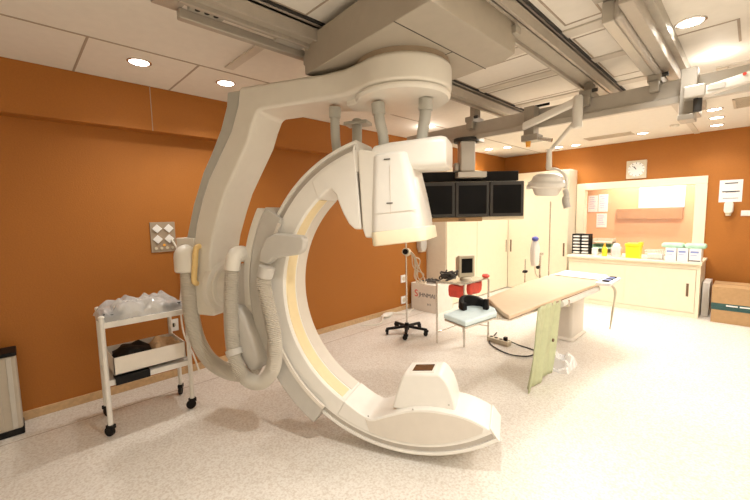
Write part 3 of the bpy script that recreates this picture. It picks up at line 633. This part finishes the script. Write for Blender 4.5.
# surgical lamp on a jointed arm
t = thing('surgical_lamp', (-1.34, 3.62, 1.95), 'white surgical lamp on a jointed arm hanging from the bridge beam', 'surgical lamp')
B().box(-1.60, -1.50, 3.60, 3.72, 2.36, 2.65).done('mount_bracket', 'bracket', t, bevel=.006)
B().box(-1.605, -1.45, 3.56, 3.70, 2.32, 2.38).done('bracket_foot', 'bracket', t, bevel=.006); B().cyl((-1.55, 3.60, 2.27), (-1.55, 3.60, 2.33), .02, .025).done('amber_knob', 'orangelight', t)
B().cyl((-1.50, 3.6, 2.35), (-1.33, 3.6, 2.30), .016).done('short_handle', 'steel', t)
b = B(); b.loft([[p + V((0, y, x)) for x, y in rrect(.032, .03, .012, 3)] for p in (V((-1.58, 3.56, 2.46)), V((-1.12, 3.56, 2.59)))]); b.done('upper_arm', 'white', t, bevel=.004)
B().lathe([(.03, 2.36), (.04, 2.37), (.04, 2.62), (.03, 2.635)], (-1.11, 3.56, 0)).done('arm_joint', 'white', t)
B().tube(spline([(-1.115, 3.555, 2.42), (-1.16, 3.555, 2.38), (-1.27, 3.555, 2.26), (-1.33, 3.555, 2.20)]), .018).done('lower_arm', 'cream', t)
B().lathe([(.022, 2.03), (.026, 2.05), (.022, 2.20), (.03, 2.215)], (-1.335, 3.555, 0)).done('swivel', 'white', t)
B().tube(spline([(-1.335, 3.555, 2.035), (-1.27, 3.55, 2.03), (-1.20, 3.55, 1.98), (-1.175, 3.55, 1.90), (-1.19, 3.55, 1.85)]), .012).done('yoke', 'cream', t)
hd = B().lathe([(.02, .115), (.09, .11), (.125, .085), (.135, .05), (.165, .03), (.165, .0), (.125, -.02), (.11, -.06), (.095, -.085), (.02, -.09)], (-1.345, 3.55, 1.885), (.10, -.1, 1), 32).done('lamp_head', 'white', t)
B().tube(spline([(-1.19, 3.55, 1.84), (-1.175, 3.55, 1.80), (-1.18, 3.55, 1.74), (-1.165, 3.55, 1.68)]), [.022] * 12 + [.03] * 13).done('grip', 'grey', t)
B().cyl((-1.53, 3.55, 1.885), (-1.485, 3.55, 1.885), .02).done('side_knob', 'white', t)
# right suspension arm
t = thing('shield_suspension', (-.38, 3.66, 2.31), 'grey suspension bracket with a pale arm at the right end of the beam', 'suspension arm')
B().box(-.43, -.335, 3.60, 3.70, 2.33, 2.67).done('mount_bracket', 'bracket', t, bevel=.006); B().box(-.43, -.335, 3.55, 3.72, 2.295, 2.335).done('bracket_foot', 'bracket', t, bevel=.006)
B().box(-.40, -.28, 3.50, 3.60, 2.43, 2.52).done('arm_knuckle', 'beam', t, bevel=.012)
b = B(); b.loft([[p + V((0, y, x)) for x, y in rrect(.035, .03, .012, 3)] for p in (V((-.32, 3.55, 2.46)), V((.35, 3.55, 2.585)))]); b.done('upper_arm', 'white', t, bevel=.004)
B().box(-.27, -.18, 3.514, 3.521, 2.465, 2.50).done('name_plate', 'grey', t); B().cyl((-.09, 3.517, 2.527), (-.09, 3.512, 2.527), .01, n=12).done('red_dot', 'red', t)
B().cyl((-.32, 3.55, 2.34), (-.32, 3.55, 2.44), .025).done('pivot_pin', 'dark', t)

# ------------------------------------------------------------------ downlights, vents, detector
def downlight(x, y, lb):
    global DL
    if DL is None:
        t = thing('downlight', (x, y, ZC), lb, 'ceiling light', 'recessed ceiling lights')
        b = B(); nn_ = 28; R = []
        for r, h in ((.085, -.004), (.075, -.010), (.066, -.004), (.066, 0), (.085, 0)): R.append([V((x + r * math.cos(2 * PI * k / nn_), y + r * math.sin(2 * PI * k / nn_), ZC + h)) for k in range(nn_)])
        R.append(R[0]); b.loft(R, cap=False); b.done('trim_ring', 'steel', t); B().cyl((x, y, ZC - .005), (x, y, ZC - .002), .068, n=28).done('lens', 'lens', t); DL = t
    else:
        t = copy_tree(DL); t.location = (x, y, ZC); t['label'] = lb
DL = None
for x, y, lb in [(-3.45, .82, 'left one of the two lit downlights above the orange wall'), (-3.46, 1.51, 'lit downlight above the orange wall, next to the scanner column'),
        (-.36, 3.31, 'large-looking lit downlight at the top right beside the rail cassette'), (-1.32, 7.38, 'lit downlight in front of the clock, beside the beige vent'),
        (-.41, 6.36, 'nearest of the row of three lit downlights by the right vent'), (-.42, 6.95, 'middle of the row of three lit downlights by the right vent'), (-.45, 7.57, 'lit downlight closest to the far wall in the right row of three'),
        (-2.40, 7.66, 'right one of two lit downlights above the corner cupboard, by the vent'), (-2.69, 7.62, 'left one of two lit downlights above the corner cupboard'),
        (-3.67, 6.74, 'left one of two lit downlights above the hanging monitors'), (-3.34, 6.84, 'right one of two lit downlights above the hanging monitors')]:
    downlight(x, y, lb)
def vent(x0, x1, y0, y1, lb):
    t = thing('air_vent', ((x0 + x1) / 2, (y0 + y1) / 2, ZC), lb, 'vent')
    b = B(); z0, z1 = ZC - .012, ZC
    for q in ((x0, x1, y0, y0 + .025), (x0, x1, y1 - .025, y1), (x0, x0 + .025, y0, y1), (x1 - .025, x1, y0, y1)): b.box(*q, z0, z1)
    b.done('vent_frame', 'ventgrey', t, bevel=.003); b = B(); k = 0
    y = y0 + .035
    while y < y1 - .03: b.obox(((x0 + x1) / 2, y, ZC - .006), ((x1 - x0) / 2 - .025, 0, 0), (0, .008, .004), (0, -.001, .002)); y += .028
    b.done('louvre', 'ventgrey', t); B().box(x0 + .02, x1 - .02, y0 + .02, y1 - .02, ZC - .0015, ZC - .0005).done('duct_opening', 'board', t)
vent(-2.1, -1.42, 7.08, 7.36, 'beige slotted air vent in the ceiling before the clock'); vent(-.24, .25, 5.95, 6.5, 'beige slotted air vent in the ceiling at the right edge')
t = thing('smoke_detector', (-.88, 7.05, ZC - .04), 'small round ceiling detector between the lit downlights', 'detector')
B().lathe([(.055, 0), (.055, -.015), (.04, -.035), (.01, -.04)], (-.88, 7.05, ZC)).done('detector_body', 'whitecard', t); B().lathe([(.058, -.012), (.058, -.016)], (-.88, 7.05, ZC)).done('detector_ring', 'ventgrey', t)
t = thing('ceiling_access_plate', (-.2, 4.6, ZC - .01), 'small beige ceiling plate with clips above the bridge beam at right', 'ceiling plate')
B().box(-.30, .2, 4.5, 4.75, ZC - .01, ZC).done('plate', 'ceil_trim', t, bevel=.003); B().box(-.30, -.22, 4.52, 4.60, ZC - .03, ZC - .01).done('clip', 'ventgrey', t, bevel=.003)

# ------------------------------------------------------------------ patient table
t = thing('patient_table', (-1.72, 5.2, 0), 'long examination table with a tan mattress on a grey pedestal', 'examination table')
top = [(-1.74, 2.49), (-1.49, 2.41), (-1.45, 2.80), (-1.335, 2.83), (-1.30, 3.3), (-1.21, 4.9), (-1.24, 5.36), (-1.79, 5.45), (-1.86, 4.4), (-1.82, 3.35), (-1.76, 3.1)]
mtop = [(-1.33, 2.80), (-1.43, 2.88), (-1.79, 3.28), (-1.86, 4.4), (-1.79, 5.45), (-1.24, 5.36), (-1.20, 4.8), (-1.30, 3.3)]
B().prism([(x, y, .765) for x, y in top], (0, 0, .018)).done('tabletop', 'steel', t, bevel=.006)
mt = B().prism([(x, y, .784) for x, y in mtop], (0, 0, .036)).done('mattress', 'mattress', t, bevel=.012, seg=3)
B().prism([(-1.78, 5.0, .8225), (-1.25, 4.93, .8225), (-1.25, 5.35, .8225), (-1.78, 5.44, .8225)], (0, 0, .012)).done('white_sheet', 'paper', t, bevel=.005)
B().loft([[V((-1.72 + x, 5.2 + y, z)) for x, y in rrect(w_, d_, .04)] for w_, d_, z in ((.22, .28, 0), (.22, .28, .02), (.19, .25, .04), (.19, .25, .66), (.24, .33, .72), (.24, .33, .764))]).done('pedestal', 'tan', t, bevel=.006)
B().cyl((-1.285, 3.80, .742), (-1.225, 4.80, .742), .036, n=20).done('armrest_roll', 'whitepaint', t)
b = B(); b.box(-1.30, -1.24, 3.9, 3.94, .70, .765); b.done('rail_clamp', 'steel', t, bevel=.004)
b = B(); b.prism([(-1.225, 4.70, .80), (-1.07, 4.72, .80), (-1.08, 5.22, .80), (-1.235, 5.20, .80)], (0, 0, .035)); cpn = b.done('control_panel', 'paper', t, bevel=.008)
for k in range(5):
    y = 4.80 + k * .08; B().box(-1.18, -1.11, y, y + .045, .8355, .85).done('control_button', 'blueink' if k % 2 else 'black', cpn, bevel=.004)
b = B()
for k in range(3): b.tube(spline([(-1.10 - .01 * k, 4.85 + .03 * k, .80), (-1.06, 4.85 + .03 * k, .72), (-1.07 - .01 * k, 4.87 + .03 * k, .5), (-1.09, 4.85 + .02 * k, .28 + .06 * k)]), .008, 6)
b.done('hanging_leads', 'crt', t)
# green drape
b = B(); rings = []
for i in range(19):
    f_ = i / 18; z = .80 - .795 * f_; r_ = []
    y0_, y1_ = 3.26 - .03 * f_ ** 3, 3.84 - .04 * f_
    for k in range(25):
        g = k / 24; y = y0_ + (y1_ - y0_) * g
        lift = .0 + .06 * g * f_ ** 3
        x = -1.287 - .08 * f_ * (1 - .3 * g) + .022 * math.sin(g * 15 + f_ * 2) * f_ ** .5 + .01 * math.sin(g * 31)
        r_.append(V((x, y, z + lift)))
    rings.append(r_)
b.loft(rings, cap=False, closed=False); gd = b.done('lead_drape', 'green', ang=60); md = gd.modifiers.new('thick', 'SOLIDIFY'); md.thickness = .008
tag(gd, 'pale green protective drape hanging from the table side to the floor', 'drape')
gd2 = B().cyl(V((-1.285, 3.62, .42)), V((-1.272, 3.62, .42)), .016, n=14).done('drape_stud', 'pull', gd)
tag(crumple(-1.36, 4.05, .0, .13, .17, .20, 21.3, n=24, lump=.9).done('plastic_bag', 'clear', ang=8), 'crumpled clear plastic bag on the floor beside the drape', 'bag')
# pole clamp and infusion bag on far table side
t = thing('infusion_holder', (-1.98, 4.62, .74), 'slim clamp pole with a white pressure bag and blue cap on the table', 'infusion holder')
b = B(); b.cyl((-1.90, 4.40, .70), (-1.90, 4.40, 1.08), .007, n=8); b.cyl((-1.90, 4.85, .70), (-1.90, 4.85, 1.10), .012, n=10); b.cyl((-1.90, 5.15, .74), (-1.90, 5.15, 1.78), .008, n=8); b.done('rod', 'steel', t)
b = B(); b.ball((-1.90, 4.40, .93), .03, .035, .02); b.cyl((-1.90, 4.34, .93), (-1.90, 4.46, .93), .009, n=8); b.ball((-1.90, 4.78, .94), .025); b.done('clamp_knob', 'black', t)
B().loft([[V((-1.90 + x, 4.68 + y, z)) for x, y in rrect(.03, w_, .02)] for w_, z in ((.04, .97), (.08, 1.03), (.09, 1.2), (.05, 1.26), (.03, 1.28))]).done('pressure_bag', 'paper', t)
B().ball((-1.90, 4.68, 1.31), .035, .06, .03, lump=.3).done('blue_cap', 'blue', t); B().tube(spline([(-1.90, 4.68, .95), (-1.88, 4.66, .88), (-1.87, 4.7, .83)]), .006, 6).done('drip_tube', 'beigecable', t)
B().box(-1.93, -1.87, 4.75, 4.88, 1.09, 1.12).done('bag_hook', 'steel', t, bevel=.004); B().box(-1.92, -1.80, 4.38, 5.17, .70, .725).done('clamp_bar', 'steel', t, bevel=.004)

# ------------------------------------------------------------------ stainless stand with CRT and pad
A_, B_, C_, D_ = V((-2.745, 3.767, 0)), V((-2.416, 3.875, 0)), V((-2.405, 4.448, 0)), V((-2.73, 4.36, 0))
t = thing('equipment_stand', (-2.57, 4.1, 0), 'slim stainless stand with an upper shelf between wheeled pole and table', 'stand')
for p, h in ((A_, .80), (B_, .775), (C_, .775), (D_, .775)): B().cyl(p + V((0, 0, .001)), p + V((0, 0, h)), .013, n=12).done('leg', 'steel', t)
b = B()
for p, q_ in ((A_, D_), (D_, C_)): b.cyl(p + V((0, 0, .14)), q_ + V((0, 0, .14)), .008, n=8)
b.done('stretcher', 'steel', t)
for z, nm in ((.775, 'upper_shelf'),): B().prism([p + V((0, 0, z)) for p in (A_, B_, C_, D_)], (0, 0, .02)).done(nm, 'steel', t, bevel=.004)
tag(B().prism([V((x, y, .7845)) for x, y in ((-1.745, 2.48), (-1.485, 2.40), (-1.445, 2.82), (-1.52, 2.93), (-1.735, 3.06))], (0, 0, .045)).done('head_pad', 'paleblue', bevel=.014, seg=3), 'pale blue folded pad on the narrow head end of the table', 'pad')
b = B(); rings = []
for k in range(23):
    a = math.radians(-130 + 260 * k / 22 + 135); c = V((-1.645, 2.79, .8305)); e = V((math.cos(a), math.sin(a), 0)); e2 = V((e.x * .88, e.y, 0))
    h = .058 + .038 * abs(math.cos(k / 22 * PI * 1.5 + .3)); rings.append([c + e2 * .088, c + e2 * .142, c + e2 * .138 + V((0, 0, h)), c + e2 * .096 + V((0, 0, h))])
tag(b.loft(rings).done('head_support', 'black', bevel=.01, seg=3), 'black horseshoe head support on the pale blue pad', 'head support')
t = thing('crt_monitor', (-2.55, 4.2, .796), 'small beige CRT monitor on the upper shelf of the stand', 'monitor')
fr = V((.84, -.54, 0)); rt = V((-fr.y, fr.x, 0)) * 1; c = V((-2.53, 4.12, 0))
def cb(r0_, r1_, f0, f1, z0, z1): return B().prism([c + rt * r0_ + fr * f0 + V((0, 0, z0)), c + rt * r1_ + fr * f0 + V((0, 0, z0)), c + rt * r1_ + fr * f1 + V((0, 0, z0)), c + rt * r0_ + fr * f1 + V((0, 0, z0))], (0, 0, z1 - z0))
cb(-.11, .11, -.06, .0, .83, 1.11).done('front_bezel', 'crt', t, bevel=.012)
B().loft([[c + rt * x + fr * f_ + V((0, 0, .97 + y)) for x, y in rrect(w_, h_, .02)] for w_, h_, f_ in ((.10, .13, -.055), (.09, .11, -.15), (.05, .07, -.21))]).done('rear_shell', 'crt', t)
cb(-.075, .075, -.001, .003, .885, 1.07).done('screen', 'screen', t); B().lathe([(.08, .7955), (.075, .815), (.03, .83)], (c.x - .03 * fr.x, c.y - .03 * fr.y, 0)).done('swivel_foot', 'crt', t)
b = B()
for k in range(9): b.tube(spline([(-2.66 + random.uniform(-.09, .09), 3.88 + random.uniform(-.08, .10), .81 + random.uniform(0, .12)) for _ in range(6)]), .009, 6)
tag(b.done('cable_heap', 'darkcable'), 'tangled dark cables heaped on the stand beside the CRT', 'cables')
tag(B().ball((-2.41, 4.38, .825), .05, .045, .028, lump=.3).done('red_pouch', 'red'), 'small red pouch on the upper shelf beside the CRT', 'pouch')
for P0, P1, h_, lb in ((A_.lerp(B_, .3), B_, .15, 'left red cloth bag hanging below the upper shelf'), (B_.lerp(C_, .25), B_.lerp(C_, .9), .14, 'right red cloth bag hanging below the upper shelf')):
    inn_ = ((A_ + B_ + C_ + D_) / 4 - (P0 + P1) / 2).normalized(); ct = (P0 + P1) / 2 + inn_ * .055; dr = (P1 - P0); L_ = dr.length / 2 * .78; dr.normalize()
    t = thing('cloth_bag', (ct.x, ct.y, .58), lb, 'bag', 'red bags on the stand')
    R_ = []
    for s, z in ((.75, .765 - h_), (.95, .765 - h_ + .02), (1, .70), (.97, .755)):
        R_.append([ct + dr * (a * L_ * s) + inn_ * (b_ * .03 * s) + V((0, 0, z + .012 * math.sin(a * 7))) for a, b_ in rrect(1, 1, .4, 7)])
    B().loft(R_).done('bag_body', 'red', t)
    B().tube(spline([ct - dr * L_ * .5 + V((0, 0, .74)), ct + V((0, 0, .768)), ct + dr * L_ * .5 + V((0, 0, .74))]), .008, 8).done('bag_handle', 'red', t)
# wheeled pole with transducer cable
t = thing('wheeled_pole', (-3.28, 3.80, 0), 'slim chrome pole on a black five-wheel base beside the orange wall', 'pole stand')
pc = V((-3.28, 3.80, 0))
bs = B(); bs.cyl(pc + V((0, 0, .06)), pc + V((0, 0, .15)), .035, .028); st = bs.done('base_hub', 'black', t)
for k in range(5):
    a = math.radians(20 + 72 * k); e = V((math.cos(a), math.sin(a), 0)); q = V((-e.y, e.x, 0))
    B().loft([[pc + e * d_ + q * x + V((0, 0, z + y)) for x, y in rrect(w_, .016, .008, 2)] for d_, w_, z in ((.02, .026, .105), (.29, .018, .085))]).done('base_leg', 'black', t); caster(t, pc.x + e.x * .28, pc.y + e.y * .28, a + 1.2, .032)
B().cyl(pc + V((0, 0, .14)), pc + V((0, 0, 1.42)), .012, n=12).done('pole', 'steel', t)
B().cyl(pc + V((-.01, .04, 1.13)), pc + V((.05, -.07, 1.15)), .055, .05, n=20).done('sensor_head', 'crt', t); B().cyl(pc + V((.05, -.07, 1.15)), pc + V((.055, -.079, 1.1515)), .036, n=18).done('sensor_face', 'black', t)
b = B()
for k in range(6):
    j = lambda s_: random.uniform(-s_, s_)
    b.tube(spline([pc + V((.0, .03, 1.16)), pc + V((.06 + j(.02), .08 + j(.02), 1.10 + j(.03))), pc + V((.03 + j(.05), .18 + j(.04), .95 + j(.05))), pc + V((.02 + j(.06), .26 + j(.06), .78 + j(.04))), pc + V((-.08 + j(.08), .42 + j(.05), .67 + j(.05))), pc + V((-.15 + j(.05), .6 + j(.06), .60 + j(.03)))]), .008, 6)
b.done('cable_bundle', 'beigecable', t)
# white carton with printing
t = thing('printed_carton', (-3.82, 5.05, 0), 'white printed cardboard carton on the floor at the end of the cupboard', 'cardboard box')
B().box(-4.10, -3.56, 4.88, 5.34, 0, .47).done('carton', 'whitecard', t, bevel=.004)
B().box(-4.1, -3.56, 5.10, 5.14, .47, .472).done('flap_seam', 'card', t)
text('red_mark', 'S', 'redink', .17, (-3.99, 4.8788, .29), (1, 0, 0), (0, 0, 1), t); text('lettering', 'JHNMAI', 'ink', .10, (-3.76, 4.8788, .28), (1, 0, 0), (0, 0, 1), t); text('small_print', 'III II', 'ink', .05, (-3.72, 4.8788, .13), (1, 0, 0), (0, 0, 1), t)
b = B()
for k in range(4): b.tube(spline([(-3.85 + random.uniform(-.16, .22), 5.1 + random.uniform(-.14, .14), .482 + random.uniform(0, .035)) for _ in range(6)]), .011, 6)
tag(b.done('cable_coil', 'darkcable'), 'dark cable coil lying on top of the white printed carton', 'cable')
# power strip and cables
t = thing('power_strip', (-2.18, 4.22, 0), 'grey power strip on the floor under the table end', 'power strip')
B().obox((-2.17, 4.29, .03), (.15, -.02, 0), (.006, .045, 0), (0, 0, .029)).done('strip_body', 'crt', t, bevel=.006)
for k in range(4): B().cyl((-2.28 + .07 * k, 4.305 - .0095 * k, .058), (-2.28 + .07 * k, 4.305 - .0095 * k, .062), .022, n=14).done('socket', 'black', t)
B().box(-2.10, -2.06, 4.26, 4.31, .06, .10).done('plug', 'black', t, bevel=.005)
tag(B().tube(spline([(-2.36, 4.6, .02), (-2.32, 4.42, .012), (-2.25, 4.2, .012), (-2.05, 4.05, .012), (-1.85, 4.0, .012), (-1.7, 4.1, .012), (-1.72, 4.3, .012), (-1.95, 4.36, .012), (-2.05, 4.30, .06)]), .008, 8).done('power_cable', 'darkcable'), 'dark cable looping over the floor from the power strip', 'cable')

# ------------------------------------------------------------------ lights
def lamp(kind, nm, loc, en, col=(1, .955, .88), **kw):
    l = bpy.data.lights.new(nm, kind); l.energy = en; l.color = col
    for k, v in kw.items(): setattr(l, k, v)
    o = bpy.data.objects.new(nm, l); C.objects.link(o); o.location = loc; return o
SP = dict(spot_size=math.radians(130), spot_blend=.8, shadow_soft_size=.045)
for x, y, e in [(-3.45, .82, 22), (-3.46, 1.51, 44), (-.36, 3.31, 16), (-1.32, 7.38, 34), (-.41, 6.36, 34), (-.42, 6.95, 30), (-.45, 7.57, 28), (-2.40, 7.66, 26), (-2.69, 7.62, 26), (-3.67, 6.74, 30), (-3.34, 6.84, 30),
                (-.7, 1.2, 88), (.6, 2.5, 62), (1.4, 3.9, 45), (.7, -1.1, 215), (1.2, 5.6, 60), (.3, -.2, 30), (-1.9, 4.9, 50), (-3.45, 4.2, 45)]:  # this row has no fixtures: added fill, except the first, inferred from floor shadows
    lamp('SPOT', 'downlight_and_fill_lamp', (x, y, ZC - .02), e, **SP)
for x, y, e in ((1.5, 1.6, 30), (1.1, 4.4, 25), (-1.6, 5.6, 45)):
    o = lamp('AREA', 'ambient_fill_lamp', (x, y, ZC - .03), e); o.data.shape = 'RECTANGLE'; o.data.size = .6; o.data.size_y = 1.2  # added area fill for general room brightness, no ceiling panels there
lamp('POINT', 'ceiling_glow_fill', (-.28, 4.15, 2.80), 1.6, shadow_soft_size=.03); lamp('POINT', 'ceiling_glow_fill', (-3.3, 4.3, 2.8), 2.5, shadow_soft_size=.03)  # added point lamps without fixtures, making two glow patches on the ceiling
for x, e in ((-2.0, 170), (-.72, 170), (-1.4, 60)): lamp('SPOT', 'control_room_lamp_and_fill', (x, 9.5, ZC - .03), e, spot_size=math.radians(110), spot_blend=.9, shadow_soft_size=.05)
lamp('SPOT', 'control_room_lamp_and_fill', (-1.4, 8.75, ZC - .03), 95, **SP)  # unseen front fill added to brighten the control room

w_ = bpy.data.worlds.new('world'); bpy.context.scene.world = w_; w_.use_nodes = True
w_.node_tree.nodes['Background'].inputs[0].default_value = (1, .9, .75, 1); w_.node_tree.nodes['Background'].inputs[1].default_value = .03
# ------------------------------------------------------------------ camera
cam = bpy.data.cameras.new('camera'); cam.sensor_width = 36; cam.lens = FPX / 750 * 36; cam.clip_start = .05
co = bpy.data.objects.new('camera', cam); C.objects.link(co); bpy.context.scene.camera = co
mt_ = Matrix((RX, UX, -FX)).transposed().to_4x4(); mt_.translation = EYE; co.matrix_world = mt_
vs = bpy.context.scene.view_settings; vs.view_transform = 'Standard'; vs.look = 'None'; vs.exposure = .46; vs.gamma = 1
for o in bpy.data.objects:
    if '_o' in o: del o['_o']
